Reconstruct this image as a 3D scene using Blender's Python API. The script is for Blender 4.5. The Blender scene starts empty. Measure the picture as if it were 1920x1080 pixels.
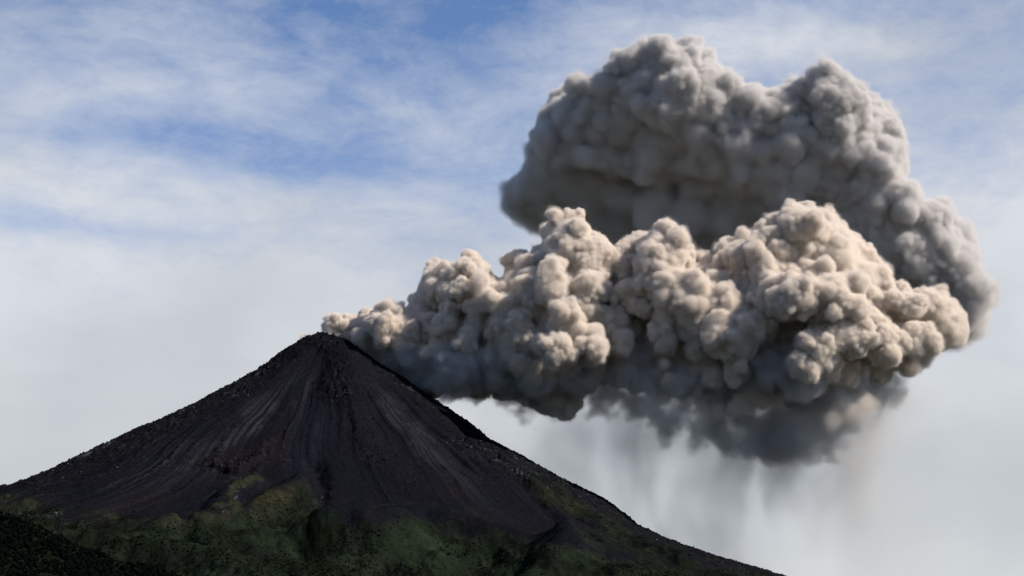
import bpy, math, random
import numpy as np
from mathutils import Vector

# ------------------------------------------------------------------ camera, sky, sun, exposure
S = bpy.context.scene
COL = S.collection
R = math.radians
FPX = 2954.4                      # focal length in pixels of a 1920 px wide frame
PITCH = R(13.5)
CAMZ = 2.0
cd = bpy.data.cameras.new('camera'); cam = bpy.data.objects.new('camera', cd); COL.objects.link(cam)
cd.sensor_width = 36.0; cd.lens = 36.0 * FPX / 1920.0
cd.clip_start = 1.0; cd.clip_end = 200000.0
cam.location = (0, 0, CAMZ); cam.rotation_euler = (math.pi / 2 + PITCH, 0, 0)
S.camera = cam
S.view_settings.view_transform = 'Standard'; S.view_settings.look = 'None'
S.view_settings.gamma = 1.0; S.view_settings.use_curve_mapping = False
S.view_settings.exposure = 0.35

SUN = Vector((0.72, -0.20, 0.66)).normalized()        # towards the sun: high on the right, a little behind the camera
sun_el = math.asin(SUN.z); sun_rot = math.atan2(SUN.x, SUN.y)
sl = bpy.data.lights.new('sun', 'SUN'); sl.energy = 5.0; sl.angle = R(0.5); sl.color = (1.0, 0.90, 0.785)
so = bpy.data.objects.new('sun', sl); COL.objects.link(so)
so.rotation_euler = SUN.to_track_quat('Z', 'Y').to_euler()

cy = S.cycles
cy.use_denoising = True
cy.max_bounces = 12; cy.diffuse_bounces = 3; cy.volume_bounces = 10; cy.transparent_max_bounces = 16
cy.volume_step_rate = 1.0; cy.volume_max_steps = 1024


def px_dir(px, py):
    u = (px - 960.0) / FPX; v = (540.0 - py) / FPX
    return u, math.cos(PITCH) - v * math.sin(PITCH), math.sin(PITCH) + v * math.cos(PITCH)


def P(px, py, D):
    """The point at distance D (world Y) that lies in the direction of a pixel, and metres per pixel there."""
    a, b, c = px_dir(px, py)
    t = D / b
    return np.array([a * t, D, CAMZ + c * t]), t / FPX


def project(X, Y, Z):
    Zr = Z - CAMZ
    d = Y * math.cos(PITCH) + Zr * math.sin(PITCH)
    v = (-Y * math.sin(PITCH) + Zr * math.cos(PITCH)) / d
    return 960.0 + FPX * X / d, 540.0 - FPX * v


class NT:
    """A small helper round a node tree."""
    def __init__(s, tree):
        s.t = tree; s.N = tree.nodes; s.L = tree.links

    def n(s, typ, **kw):
        o = s.N.new(typ)
        for k, v in kw.items(): setattr(o, k, v)
        return o

    def put(s, sock, v):
        if hasattr(v, 'bl_idname') or hasattr(v, 'is_linked'): s.L.new(v, sock)
        else: sock.default_value = v

    def m(s, op, a, b=0.0, c=None, clamp=False):
        o = s.n('ShaderNodeMath', operation=op, use_clamp=clamp)
        s.put(o.inputs[0], a); s.put(o.inputs[1], b)
        if c is not None: s.put(o.inputs[2], c)
        return o.outputs[0]

    def mix(s, f, a, b, mode='MIX'):
        o = s.n('ShaderNodeMix', data_type='RGBA', blend_type=mode)
        s.put(o.inputs[0], f); s.put(o.inputs[6], a); s.put(o.inputs[7], b)
        return o.outputs[2]

    def noise(s, vec, scale, detail=4, rough=0.55, dist=0.0):
        o = s.n('ShaderNodeTexNoise'); s.L.new(vec, o.inputs['Vector'])
        o.inputs['Scale'].default_value = scale; o.inputs['Detail'].default_value = detail
        o.inputs['Roughness'].default_value = rough; o.inputs['Distortion'].default_value = dist
        return o.outputs[0]

    def ramp(s, v, lo, hi, smooth=True):
        o = s.n('ShaderNodeMapRange', clamp=True)
        o.interpolation_type = 'SMOOTHSTEP' if smooth else 'LINEAR'
        s.put(o.inputs[0], v); o.inputs[1].default_value = lo; o.inputs[2].default_value = hi
        return o.outputs[0]


W = bpy.data.worlds.new('World'); S.world = W; W.use_nodes = True
wt = NT(W.node_tree)
bg = W.node_tree.nodes['Background']
sky = wt.n('ShaderNodeTexSky', sky_type='NISHITA', sun_disc=False)
sky.sun_elevation = sun_el; sky.sun_rotation = sun_rot; sky.altitude = 1500; sky.air_density = 1.0; sky.dust_density = 0.6; sky.ozone_density = 2.0
tc = wt.n('ShaderNodeTexCoord')
sp = wt.n('ShaderNodeSeparateXYZ'); wt.L.new(tc.outputs['Generated'], sp.inputs[0])
az = wt.m('ARCTAN2', sp.outputs[0], sp.outputs[1])
el = wt.m('ARCSINE', sp.outputs[2])
cv = wt.n('ShaderNodeCombineXYZ'); wt.L.new(az, cv.inputs[0]); wt.L.new(wt.m('MULTIPLY', el, 1.9), cv.inputs[1])
V = cv.outputs[0]
warp = wt.n('ShaderNodeTexNoise'); wt.L.new(V, warp.inputs['Vector']); warp.inputs['Scale'].default_value = 5.0; warp.inputs['Detail'].default_value = 3
wv = wt.n('ShaderNodeVectorMath', operation='SCALE'); wt.L.new(warp.outputs['Color'], wv.inputs[0]); wv.inputs['Scale'].default_value = 0.10
wa = wt.n('ShaderNodeVectorMath', operation='ADD'); wt.L.new(V, wa.inputs[0]); wt.L.new(wv.outputs[0], wa.inputs[1]); VW = wa.outputs[0]
# how the thin high cloud lies: patches (azimuth, elevation, half widths, tilt, amount)
PATCH = [  # px, py, rx, ry, amount   (negative: a hole of clear blue)
    (800, 190, 330, 180, -0.36), (520, 260, 260, 50, -0.20), (230, 235, 170, 45, -0.20), (560, 296, 120, 26, -0.14), (60, 410, 170, 36, -0.34),
    (280, 432, 120, 16, -0.20), (250, 530, 60, 16, -0.16), (520, 10, 500, 40, -0.12), (950, 330, 120, 90, -0.08), (100, 170, 200, 40, 0.06),
    (280, 190, 200, 36, 0.16), (470, 110, 130, 60, 0.14), (1640, 180, 160, 110, -0.16), (1780, 300, 220, 90, -0.10), (1400, 90, 230, 55, 0.46),
    (1000, 30, 300, 60, -0.10), (980, 190, 90, 36, 0.14), (620, 350, 260, 40, 0.10), (1850, 400, 260, 120, 0.18), (930, 120, 90, 26, 0.06),
    (300, 350, 260, 50, 0.10), (740, 480, 90, 22, -0.06), (1700, 60, 260, 50, 0.10), (1160, 960, 500, 180, 0.03)]
acc = None
sw = wt.n('ShaderNodeSeparateXYZ'); wt.L.new(VW, sw.inputs[0])
for (px, py, rx, ry, a) in PATCH:
    d = px_dir(px, py); n_ = math.sqrt(sum(q * q for q in d))
    a0 = math.atan2(d[0], d[1]) + 0.05; e0 = math.asin(d[2] / n_) * 1.9 + 0.05
    dx = wt.m('MULTIPLY', wt.m('SUBTRACT', sw.outputs[0], a0), FPX / rx)
    dy = wt.m('MULTIPLY', wt.m('SUBTRACT', sw.outputs[1], e0), FPX / ry / 1.9)
    q = wt.m('ADD', wt.m('MULTIPLY', dx, dx), wt.m('MULTIPLY', dy, dy))
    g = wt.m('MULTIPLY', wt.m('POWER', 2.718, wt.m('MULTIPLY', q, -0.7)), a)
    acc = g if acc is None else wt.m('ADD', acc, g)
st = wt.n('ShaderNodeCombineXYZ'); wt.L.new(wt.m('ADD', wt.m('MULTIPLY', az, 0.8), wt.m('MULTIPLY', el, 0.5)), st.inputs[0]); wt.L.new(wt.m('MULTIPLY', el, 2.6), st.inputs[1])
n1 = wt.noise(VW, 7.0, 12, 0.66); n2 = wt.noise(st.outputs[0], 17.0, 9, 0.62, 0.3)
cover = wt.m('ADD', wt.ramp(el, 0.47, 0.19, False), acc)
cover = wt.m('ADD', cover, wt.m('MULTIPLY', wt.m('SUBTRACT', n1, 0.5), 1.25))
cover = wt.m('ADD', cover, wt.m('MULTIPLY', wt.m('SUBTRACT', n2, 0.5), 0.45))
n3 = wt.noise(VW, 34.0, 8, 0.6, 0.4)
cover = wt.m('ADD', cover, wt.m('MULTIPLY', wt.m('SUBTRACT', n3, 0.5), 0.45))
cover = wt.m('ADD', wt.m('MULTIPLY', cover, 1.05), 0.15, clamp=True)
low = wt.ramp(el, 0.26, 0.05)
ccol = wt.mix(low, (7.8, 8.1, 8.7, 1), (7.75, 8.05, 8.2, 1))
ccol = wt.mix(wt.m('MULTIPLY', wt.ramp(wt.noise(VW, 3.0, 4, 0.5), 0.35, 0.65), 0.5), ccol, (4.3, 4.75, 5.3, 1))
# the bright veil of high cloud lies on this side of the sky; elsewhere it is thinner
farside = wt.m('ADD', 0.15, wt.m('MULTIPLY', wt.ramp(wt.m('ABSOLUTE', az), 1.2, 0.5), 0.85))
skyc = wt.mix(1.0, sky.outputs[0], wt.mix(farside, (0.70, 0.76, 0.86, 1), (1.30, 1.43, 1.64, 1)), 'MULTIPLY')
final = wt.mix(wt.m('MULTIPLY', cover, farside), skyc, ccol)
wt.L.new(final, bg.inputs[0]); bg.inputs[1].default_value = 0.071

# ------------------------------------------------------------------ small tools
rng = np.random.default_rng(11)


def finish(o, label=None, cat=None, group=None, kind=None):
    if label: o['label'] = label
    if cat: o['category'] = cat
    if group: o['group'] = group
    if kind: o['kind'] = kind
    return o


def mesh_obj(name, verts, faces, mats, parent=None, smooth=False):
    """faces: an (n, k) integer array."""
    me = bpy.data.meshes.new(name)
    verts = np.asarray(verts, np.float32); faces = np.asarray(faces, np.int32)
    k = faces.shape[1]
    me.vertices.add(len(verts)); me.vertices.foreach_set('co', verts.ravel())
    me.loops.add(faces.size); me.loops.foreach_set('vertex_index', faces.ravel())
    me.polygons.add(len(faces)); me.polygons.foreach_set('loop_start', np.arange(0, faces.size, k, dtype=np.int32))
    me.polygons.foreach_set('use_smooth', np.full(len(faces), smooth))
    me.update(calc_edges=True)
    for m in mats: me.materials.append(m)
    o = bpy.data.objects.new(name, me); COL.objects.link(o)
    if parent: o.parent = parent
    return o


_T = rng.random((256, 256)).astype(np.float32)


def vn(x, y, seed=0):
    x = np.asarray(x, np.float32) + seed * 17.31; y = np.asarray(y, np.float32) + seed * 9.77
    xi = np.floor(x).astype(np.int64); yi = np.floor(y).astype(np.int64)
    fx = x - xi; fy = y - yi
    fx = fx * fx * fx * (fx * (fx * 6 - 15) + 10); fy = fy * fy * fy * (fy * (fy * 6 - 15) + 10)
    xi &= 255; yi &= 255; x1 = (xi + 1) & 255; y1 = (yi + 1) & 255
    a = _T[xi, yi]; b = _T[x1, yi]; c = _T[xi, y1]; d = _T[x1, y1]
    return (a + (b - a) * fx) + ((c + (d - c) * fx) - (a + (b - a) * fx)) * fy


def fbm(x, y, sc, octv=5, seed=0, gain=0.5):
    s = 0; a = 1; t = 0
    for i in range(octv):
        s = s + a * (vn(x / sc * 2 ** i * 1.03 ** i, y / sc * 2 ** i * 1.03 ** i, seed + i * 3) - 0.5) * 2; t += a; a *= gain
    return s / t


def ridged(x, y, sc, octv=5, seed=0, gain=0.5):
    s = 0; a = 1; t = 0
    for i in range(octv):
        s = s + a * (1 - np.abs(vn(x / sc * 2 ** i, y / sc * 2 ** i, seed + i * 3) - 0.5) * 2); t += a; a *= gain
    return s / t


def sstep(a, b, x):
    t = np.clip((x - a) / (b - a), 0, 1)
    return t * t * (3 - 2 * t)


def seg_mask(px, py, pts, wid):
    """1 near a polyline given in pixels, falling to 0 at WID."""
    best = np.full(px.shape, 1e9, np.float32)
    for (x0, y0), (x1, y1) in zip(pts[:-1], pts[1:]):
        dx, dy = x1 - x0, y1 - y0
        t = np.clip(((px - x0) * dx + (py - y0) * dy) / (dx * dx + dy * dy), 0, 1)
        best = np.minimum(best, np.hypot(px - x0 - t * dx, py - y0 - t * dy))
    return 1 - sstep(0, wid, best)


def blob(px, py, cx, cy_, rx, ry, ang=0.0):
    c, s = math.cos(R(ang)), math.sin(R(ang))
    dx, dy = px - cx, py - cy_
    u = (dx * c + dy * s) / rx; w = (-dx * s + dy * c) / ry
    return np.exp(-(u * u + w * w))


def new_mat(name):
    m = bpy.data.materials.new(name); m.use_nodes = True
    m.node_tree.nodes.clear()
    return m, NT(m.node_tree)


def attr(nt, name):
    a = nt.n('ShaderNodeAttribute', attribute_name=name)
    return a

# ------------------------------------------------------------------ the volcano: one height field
X0, Y0 = P(612, 627, 8200)[0][0], 8200.0
LEFT = [(612, 627), (596, 625), (570, 634), (545, 648), (510, 672), (480, 692), (440, 716), (405, 733), (360, 757), (320, 776), (275, 797), (235, 812), (200, 830),
        (150, 852), (100, 876), (60, 893), (0, 909), (-150, 950), (-500, 1040)]
RIGHT = [(612, 627), (640, 633), (672, 646), (692, 660), (715, 683), (760, 707), (795, 732), (830, 757), (880, 793), (930, 828), (990, 862), (1050, 895), (1100, 920), (1140, 940),
         (1200, 985), (1260, 1014), (1330, 1041), (1400, 1062), (1460, 1082), (1700, 1150), (2100, 1215)]
zl = np.array([P(a, b, Y0)[0][[0, 2]] for a, b in LEFT]); zr = np.array([P(a, b, Y0)[0][[0, 2]] for a, b in RIGHT])
rl, hl = X0 - zl[:, 0], zl[:, 1].copy(); rr, hr = zr[:, 0] - X0, zr[:, 1].copy()


def cone(X, Y, hl, hr):
    dx, dy = X - X0, Y - Y0
    r = np.hypot(dx, dy); c = dx / np.maximum(r, 1)
    a = 0.5 + 0.5 * c
    a = a * a * (3 - 2 * a)
    L = np.interp(r, rl, hl); Rr = np.interp(r, rr, hr)
    L = L - 0.22 * np.maximum(r - rl[-1], 0); Rr = Rr - 0.18 * np.maximum(r - rr[-1], 0)
    return Rr * a + L * (1 - a)


# the outline seen from afar is a little in front of the axis: let the two profiles meet the traced outline
gx = np.arange(-4200, 3400, 25.0); gy = np.arange(6400, 8800, 25.0)
GX, GY = np.meshgrid(gx, gy)
for it in range(4):
    Z = cone(GX, GY, hl, hr)
    qx, qy = project(GX, GY, Z)
    for pts, rad, h in ((LEFT, rl, hl), (RIGHT, rr, hr)):
        for i, (a, b) in enumerate(pts):
            near = np.abs(qx - a) < 8
            if near.sum() > 5:
                top = qy[near].min()
                h[i] += (top - b) * 2.85 * 0.9 if i else 0
hl[0] = hr[0] = 0.5 * (hl[1] + hr[1]) + 1


def axis(a):
    out = [a[0][0]]
    for lo, hi, st in a:
        while out[-1] < hi - 1e-6: out.append(out[-1] + st)
    return np.array(out, np.float32)


ax = axis([(-6200, -3000, 60), (-3000, -2450, 12), (-2450, 900, 4.6), (900, 2000, 8), (2000, 6200, 60)])
ay = axis([(1700, 4300, 60), (4300, 5200, 9), (5200, 8450, 5.5), (8450, 8800, 12), (8800, 12500, 70)])
X, Y = np.meshgrid(ax, ay)
X = X.astype(np.float32); Y = Y.astype(np.float32)
Z = cone(X, Y, hl, hr).astype(np.float32)
dx, dy = X - X0, Y - Y0
rad = np.hypot(dx, dy); phi = np.arctan2(dy, dx)
px, py = project(X, Y, Z)
front = sstep(200, -300, dy)

# summit dome with a shallow crater opening behind, radial ribs and chutes down the flanks
Z -= 60 * np.exp(-((dx - 25) ** 2 + (dy - 110) ** 2) / 70.0 ** 2)
ang = phi + fbm(X, Y, 900, 2, 5) * 0.07 + fbm(X, Y, 260, 3, 6) * 0.16 * sstep(700, 100, rad)
rib = ridged(ang * 11, rad / 1500, 1.0, 4, 3, 0.6) - 0.62
rib2 = fbm(ang * 46, rad / 420, 1.0, 3, 8)
up = sstep(160, 900, rad) * sstep(3200, 1200, rad)
rsel = sstep(-0.25, 0.35, fbm(ang * 5, rad / 2500, 1.0, 2, 17))
Z += rib * (8 + 30 * rsel) * up + rib2 * (2 + 5 * rsel) * up
Z += fbm(X, Y, 900, 4, 21) * 38 * sstep(500, 2400, rad)


def hit(px_, py_, lift=0.0):
    """Where the ray through a pixel meets the bare cone."""
    a, b, c = px_dir(px_, py_)
    D = np.arange(3000, 8300, 10.0)
    z = cone(a * D / b, D, hl, hr) + max(lift, 0); ray = CAMZ + c * D / b
    k = np.argmax(z > ray)
    return a * D[k] / b, D[k]


def ridge(pts, wid, amp, sharp=False, asym=0.0):
    global Z
    w = [hit(*p, amp * 0.9) for p in pts]
    best = np.full(X.shape, 1e9, np.float32)
    wx = X + fbm(X, Y, wid * 1.6, 3, 40) * wid * 0.55; wy = Y + fbm(X, Y, wid * 1.6, 3, 44) * wid * 0.55
    for (x0, y0), (x1, y1) in zip(w[:-1], w[1:]):
        ex, ey = x1 - x0, y1 - y0
        t = np.clip(((wx - x0) * ex + (wy - y0) * ey) / (ex * ex + ey * ey), 0, 1)
        best = np.minimum(best, np.hypot(wx - x0 - t * ex, wy - y0 - t * ey))
    g = 1 - sstep(0, wid * 2, best) if not sharp else 1 - sstep(wid * 0.5, wid, best)
    Z = Z + amp * g
    return g


ridge([(575, 886), (545, 915), (480, 948), (390, 975), (300, 985)], 62, 62)
ridge([(478, 893), (430, 918), (405, 955)], 42, 44)
ridge([(690, 972), (790, 962), (880, 980), (990, 1010), (1090, 1046), (1150, 1066)], 135, 125)
ridge([(600, 1010), (700, 1030), (850, 1040)], 90, 50)
ridge([(900, 835), (960, 868), (1030, 905), (1110, 958), (1200, 1004), (1290, 1044)], 60, 42)
ridge([(1010, 1074), (1080, 1050), (1150, 1054), (1230, 1080)], 90, 90)
ridge([(592, 865), (600, 915), (592, 955), (640, 985)], 34, -38)
ridge([(585, 965), (620, 990), (650, 1000)], 30, -24)
ridge([(868, 800), (955, 885), (1040, 965), (1110, 1016)], 42, -40)
ridge([(338, 990), (345, 1015), (365, 1040)], 20, -26)
ridge([(538, 1000), (535, 1025)], 16, -22)
ridge([(245, 1030), (235, 1060), (260, 1085)], 22, -24)
ridge([(235, 985), (330, 1000), (450, 1000)], 60, 22)
ridge([(560, 1040), (600, 1060)], 30, -20)
ridge([(120, 1000), (240, 1010), (380, 1030), (480, 1070)], 80, 60)
ridge([(400, 1010), (520, 1000), (600, 1015)], 60, 40)
ridge([(620, 1062), (720, 1050), (830, 1075)], 80, 60)
ridge([(405, 868), (440, 878), (470, 862), (490, 846)], 26, 24, True)
ridge([(250, 990), (215, 975)], 26, -22)
ridge([(0, 945), (60, 935), (110, 915)], 40, 18)
ridge([(645, 738), (640, 700), (625, 660)], 62, 34)
ridge([(670, 660), (655, 700)], 40, 16)
ridge([(605, 640), (560, 670), (520, 700)], 34, 14)
ridge([(660, 770), (700, 850), (760, 905), (860, 950)], 60, 16)
ridge([(585, 700), (560, 780), (540, 850)], 60, -14)
ridge([(760, 760), (850, 850), (930, 930)], 50, -12)

# where it is rough rock, where smooth scree
px, py = project(X, Y, Z)
wpx = px + fbm(X, Y, 120, 4, 50) * 30; wpy = py + fbm(X, Y, 120, 4, 54) * 22
rock = sstep(300, 160, rad + fbm(X, Y, 160, 3, 60) * 90) * 0.9
rock = np.maximum(rock, seg_mask(wpx, wpy, [(625, 650), (640, 700), (645, 745)], 62) * (wpy < 757))
rock = np.maximum(rock, seg_mask(wpx, wpy, [(660, 760), (690, 830), (760, 900)], 55) * 0.45)
rock = np.maximum(rock, seg_mask(wpx, wpy, [(560, 640), (480, 700), (400, 745), (300, 795), (180, 850), (60, 900)], 40))
rock = np.maximum(rock, seg_mask(wpx, wpy, [(700, 670), (760, 730), (880, 810), (1000, 880), (1140, 950), (1300, 1030), (1450, 1085)], 36) * 0.8)
rock = np.maximum(rock, seg_mask(wpx, wpy, [(905, 835), (950, 870), (1010, 900), (1060, 935)], 46) * 0.9)
rock = np.maximum(rock, seg_mask(wpx, wpy, [(395, 868), (430, 880), (495, 840)], 26))
rock = np.maximum(rock, sstep(0.10, 0.28, rib) * 0.75 * up)
rock = np.maximum(rock, seg_mask(wpx, wpy, [(460, 905), (410, 940)], 26) * 0.8)
rock = np.maximum(rock, seg_mask(wpx, wpy, [(575, 900), (600, 930), (560, 960)], 30) * 0.8)
rock = np.maximum(rock, sstep(0.25, 0.5, fbm(X, Y, 260, 4, 66)) * 0.35)
gline = np.interp(px, [-200, 0, 60, 130, 230, 300, 380, 470, 560, 600, 650, 690, 760, 900, 990, 1050, 1100, 1300, 2000],
                  [925, 930, 925, 960, 975, 972, 955, 925, 888, 925, 975, 958, 952, 975, 1005, 1000, 1000, 1056, 1150])
grass = sstep(-18, 44, wpy - gline + fbm(X, Y, 90, 4, 70) * 34)
grass = np.maximum(grass, seg_mask(wpx, wpy, [(1010, 905), (1100, 965), (1200, 1020), (1300, 1062)], 34) * 0.8)
grass = np.maximum(grass, seg_mask(wpx, wpy, [(475, 895), (440, 912), (415, 940)], 16))
grass *= 1 - 0.85 * seg_mask(wpx, wpy, [(590, 870), (602, 925), (590, 955)], 20)
grass *= 1 - 0.9 * seg_mask(wpx, wpy, [(900, 950), (1000, 990), (1100, 1030), (1180, 1048)], 22) * (wpx > 860)
grass = np.clip(grass, 0, 1); rock = rock * (1 - 0.75 * grass)
yel = np.maximum.reduce([seg_mask(wpx, wpy, [(575, 888), (540, 915), (480, 940)], 34), seg_mask(wpx, wpy, [(455, 935), (400, 965), (290, 985)], 24),
                         seg_mask(wpx, wpy, [(100, 925), (40, 940), (0, 950)], 14), seg_mask(wpx, wpy, [(478, 893), (420, 920)], 16),
                         seg_mask(wpx, wpy, [(960, 880), (1050, 935), (1100, 955)], 20) * 0.7, seg_mask(wpx, wpy, [(190, 968), (225, 985)], 16),
                         seg_mask(wpx, wpy, [(790, 958), (900, 985), (990, 1012)], 9) * 0.5, 0.25 * sstep(0.2, 0.6, fbm(X, Y, 130, 4, 77))])

rough = ridged(X, Y, 46, 4, 80, 0.62) - 0.5
Z += rock * (rough * 30 * (1 + 0.6 * sstep(420, 200, rad)) + fbm(X, Y, 14, 2, 90) * 5.0)
Z += grass * ((ridged(X, Y * 0.5, 170, 5, 84, 0.5) - 0.6) * 40 + (ridged(X + Y * 0.3, Y * 0.7, 70, 4, 87, 0.55) - 0.6) * 24) + fbm(X, Y, 22, 3, 95) * 2.2
chute = fbm(ang * 95 + 3, rad / 520, 1.0, 3, 97)
Z += chute * 1.5 * up * (1 - rock) * (1 - grass)
Z = np.maximum(Z, -30)
# fall to the plain all round
edge = sstep(6200, 4300, np.abs(X)) * sstep(1700, 3800, Y) * sstep(12500, 9500, Y)
Z = Z * edge - 8 * (1 - edge)

# colour of the ground, finally darkened all over for cloud shade
streak = fbm(ang * 60, rad / 900, 1.0, 5, 100, 0.62)
streak2 = fbm(ang * 170 + 0.8 * fbm(X, Y, 120, 3, 111), rad / 700, 1.0, 3, 110, 0.6)
grain = fbm(X, Y, 30, 4, 120, 0.65)
scree = np.stack([0.0150 + 0 * X, 0.0156 + 0 * X, 0.0205 + 0 * X], -1)
brown = np.array([0.0330, 0.0235, 0.0225]); pale = np.array([0.076, 0.066, 0.066]); bluish = np.array([0.031, 0.034, 0.040]); black = np.array([0.0115, 0.0115, 0.014])


def lay(c, col, a):
    a = np.clip(a, 0, 1)[..., None]
    return c * (1 - a) + np.asarray(col) * a


C = scree
C = lay(C, brown, 0.55 * sstep(-0.1, 0.5, fbm(ang * 14, rad / 1300, 1.0, 4, 130)) + 0.25)
C = lay(C, black, 0.45 * sstep(0.0, 0.6, streak))
pm = blob(wpx, py, 455, 800, 125, 17, -44) * 1.0 + blob(wpx, py, 360, 872, 70, 8, -38) * 0.6 + blob(wpx, py, 585, 730, 34, 7, -62) * 0.7
pm = pm + 0.45 * blob(wpx, py, 300, 880, 130, 22, -32) + 0.5 * blob(wpx, py, 790, 830, 110, 14, 48) + 0.35 * blob(wpx, py, 850, 870, 130, 14, 44) + 0.3 * blob(wpx, py, 735, 760, 70, 9, 52)
C = lay(C, pale, pm * (0.75 + 1.5 * streak2 + 0.6 * streak))
C = lay(C, bluish, (blob(wpx, py, 585, 800, 24, 60, 8) + 0.5 * blob(wpx, py, 560, 850, 30, 40) + 0.4 * blob(wpx, py, 690, 690, 30, 50, -30)) * (0.6 + 1.3 * streak2))
C = lay(C, [0.030, 0.021, 0.019], rock * (0.35 + 0.6 * grain))
C = lay(C, black, rock * sstep(0.1, 0.6, -grain) * 0.7)
C = lay(C, [0.036, 0.022, 0.019], blob(wpx, wpy, 450, 855, 70, 26, -18) * 0.9)
C = lay(C, black, seg_mask(wpx, wpy, [(620, 640), (640, 700), (640, 748)], 44) * (wpy < 757) * 0.75)
white = sstep(0.36, 0.52, fbm(X, Y, 17, 3, 140, 0.7))
wm = np.maximum.reduce([seg_mask(wpx, wpy, [(215, 828), (170, 845), (130, 862)], 13), seg_mask(wpx, wpy, [(330, 770), (430, 730), (520, 680)], 18) * 0.45,
                        seg_mask(wpx, wpy, [(0, 955), (60, 965), (110, 972)], 18) * 0.9, seg_mask(wpx, wpy, [(462, 905), (440, 935), (415, 960)], 10) * 0.6,
                        seg_mask(wpx, wpy, [(840, 828), (900, 838), (960, 870), (1040, 905)], 18) * 0.6, seg_mask(wpx, wpy, [(740, 700), (900, 805), (1000, 868)], 14) * 0.4,
                        rock * 0.16, seg_mask(wpx, wpy, [(500, 955), (600, 935)], 26) * 0.35])
C = lay(C, [0.040, 0.022 + 0.014, 0.036], wm * 0.6)
C = lay(C, [0.34, 0.33, 0.33], white * wm * 0.8)
green = np.stack([0.0150 + 0.006 * grain, 0.0186 + 0.008 * grain, 0.0090 + 0.003 * grain], -1)
green = green * (1 + 0.55 * fbm(X, Y, 190, 4, 150))[..., None]
green = green * 1.15 * (1 - 0.30 * sstep(0.05, 0.4, fbm(X, Y, 60, 4, 155)))[..., None]
yc = np.array([0.078, 0.062, 0.030])
ga = grass[..., None]
gcol = green * 1.9 * (1 - yel[..., None] * 0.8) + yc * yel[..., None] * 0.8 * (1 + 0.5 * grain[..., None])
C = C * (1 - ga) + gcol * ga
C = lay(C, [0.026, 0.020, 0.018], grass * sstep(0.32, 0.5, ridged(X, Y, 170, 4, 160) - 0.35) * 0.35)
C = np.clip(C * np.array([0.295, 0.355, 0.455]), 0.002, 1)  # whole mountain's colour darkened in place of a cloud's shadow

ny_, nx_ = X.shape
idx = np.arange(nx_ * ny_, dtype=np.int32).reshape(ny_, nx_)
quads = np.stack([idx[:-1, :-1], idx[:-1, 1:], idx[1:, 1:], idx[1:, :-1]], -1).reshape(-1, 4)


def ground_mat(name, bump=6.0, bscale=0.035):
    m, nt = new_mat(name)
    out = nt.n('ShaderNodeOutputMaterial'); b = nt.n('ShaderNodeBsdfPrincipled')
    b.inputs['Roughness'].default_value = 0.95; b.inputs['Specular IOR Level'].default_value = 0.0
    a = attr(nt, 'tint')
    geo = nt.n('ShaderNodeNewGeometry')
    f = nt.noise(geo.outputs['Position'], 0.09, 6, 0.7)
    f2 = nt.noise(geo.outputs['Position'], 0.35, 3, 0.6)
    g = nt.m('ADD', 0.42, nt.m('ADD', nt.m('MULTIPLY', nt.ramp(f, 0.3, 0.7), 0.8), nt.m('MULTIPLY', nt.ramp(f2, 0.3, 0.7), 0.4)))
    cc = nt.n('ShaderNodeCombineXYZ')
    for i in range(3): nt.L.new(g, cc.inputs[i])
    c = nt.mix(1.0, a.outputs['Color'], cc.outputs[0], 'MULTIPLY')
    nt.L.new(c, b.inputs['Base Color'])
    bm = nt.n('ShaderNodeBump'); bm.inputs['Strength'].default_value = 0.9; bm.inputs['Distance'].default_value = bump
    nt.L.new(nt.noise(geo.outputs['Position'], bscale, 9, 0.72), bm.inputs['Height']); nt.L.new(bm.outputs[0], b.inputs['Normal'])
    nt.L.new(b.outputs[0], out.inputs['Surface'])
    return m


def tint(o, cols):
    a = o.data.color_attributes.new('tint', 'FLOAT_COLOR', 'POINT')
    c = np.ones((len(cols), 4), np.float32); c[:, :3] = cols
    a.data.foreach_set('color', c.ravel())


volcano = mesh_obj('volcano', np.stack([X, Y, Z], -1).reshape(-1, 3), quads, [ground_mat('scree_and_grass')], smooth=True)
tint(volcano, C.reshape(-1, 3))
finish(volcano, 'dark conical volcano with scree chutes and grassy foot under the ash plume', 'volcano', kind='structure')

# the plain out to the horizon
m, nt = new_mat('plain_soil'); out = nt.n('ShaderNodeOutputMaterial'); b = nt.n('ShaderNodeBsdfPrincipled')
geo = nt.n('ShaderNodeNewGeometry'); b.inputs['Roughness'].default_value = 1.0
nt.L.new(nt.mix(nt.ramp(nt.noise(geo.outputs['Position'], 0.004, 8, 0.65), 0.35, 0.65), (0.016, 0.026, 0.010, 1), (0.05, 0.048, 0.022, 1)), b.inputs['Base Color'])
nt.L.new(b.outputs[0], out.inputs['Surface'])
g = np.linspace(-60000, 60000, 61); GX, GY = np.meshgrid(g, g); GZ = fbm(GX, GY, 9000, 3, 7) * 0.6
ii = np.arange(61 * 61, dtype=np.int32).reshape(61, 61)
finish(mesh_obj('ground', np.stack([GX, GY, GZ], -1).reshape(-1, 3), np.stack([ii[:-1, :-1], ii[:-1, 1:], ii[1:, 1:], ii[1:, :-1]], -1).reshape(-1, 4), [m]), 'flat dark grassland plain', 'ground', kind='structure')

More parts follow.
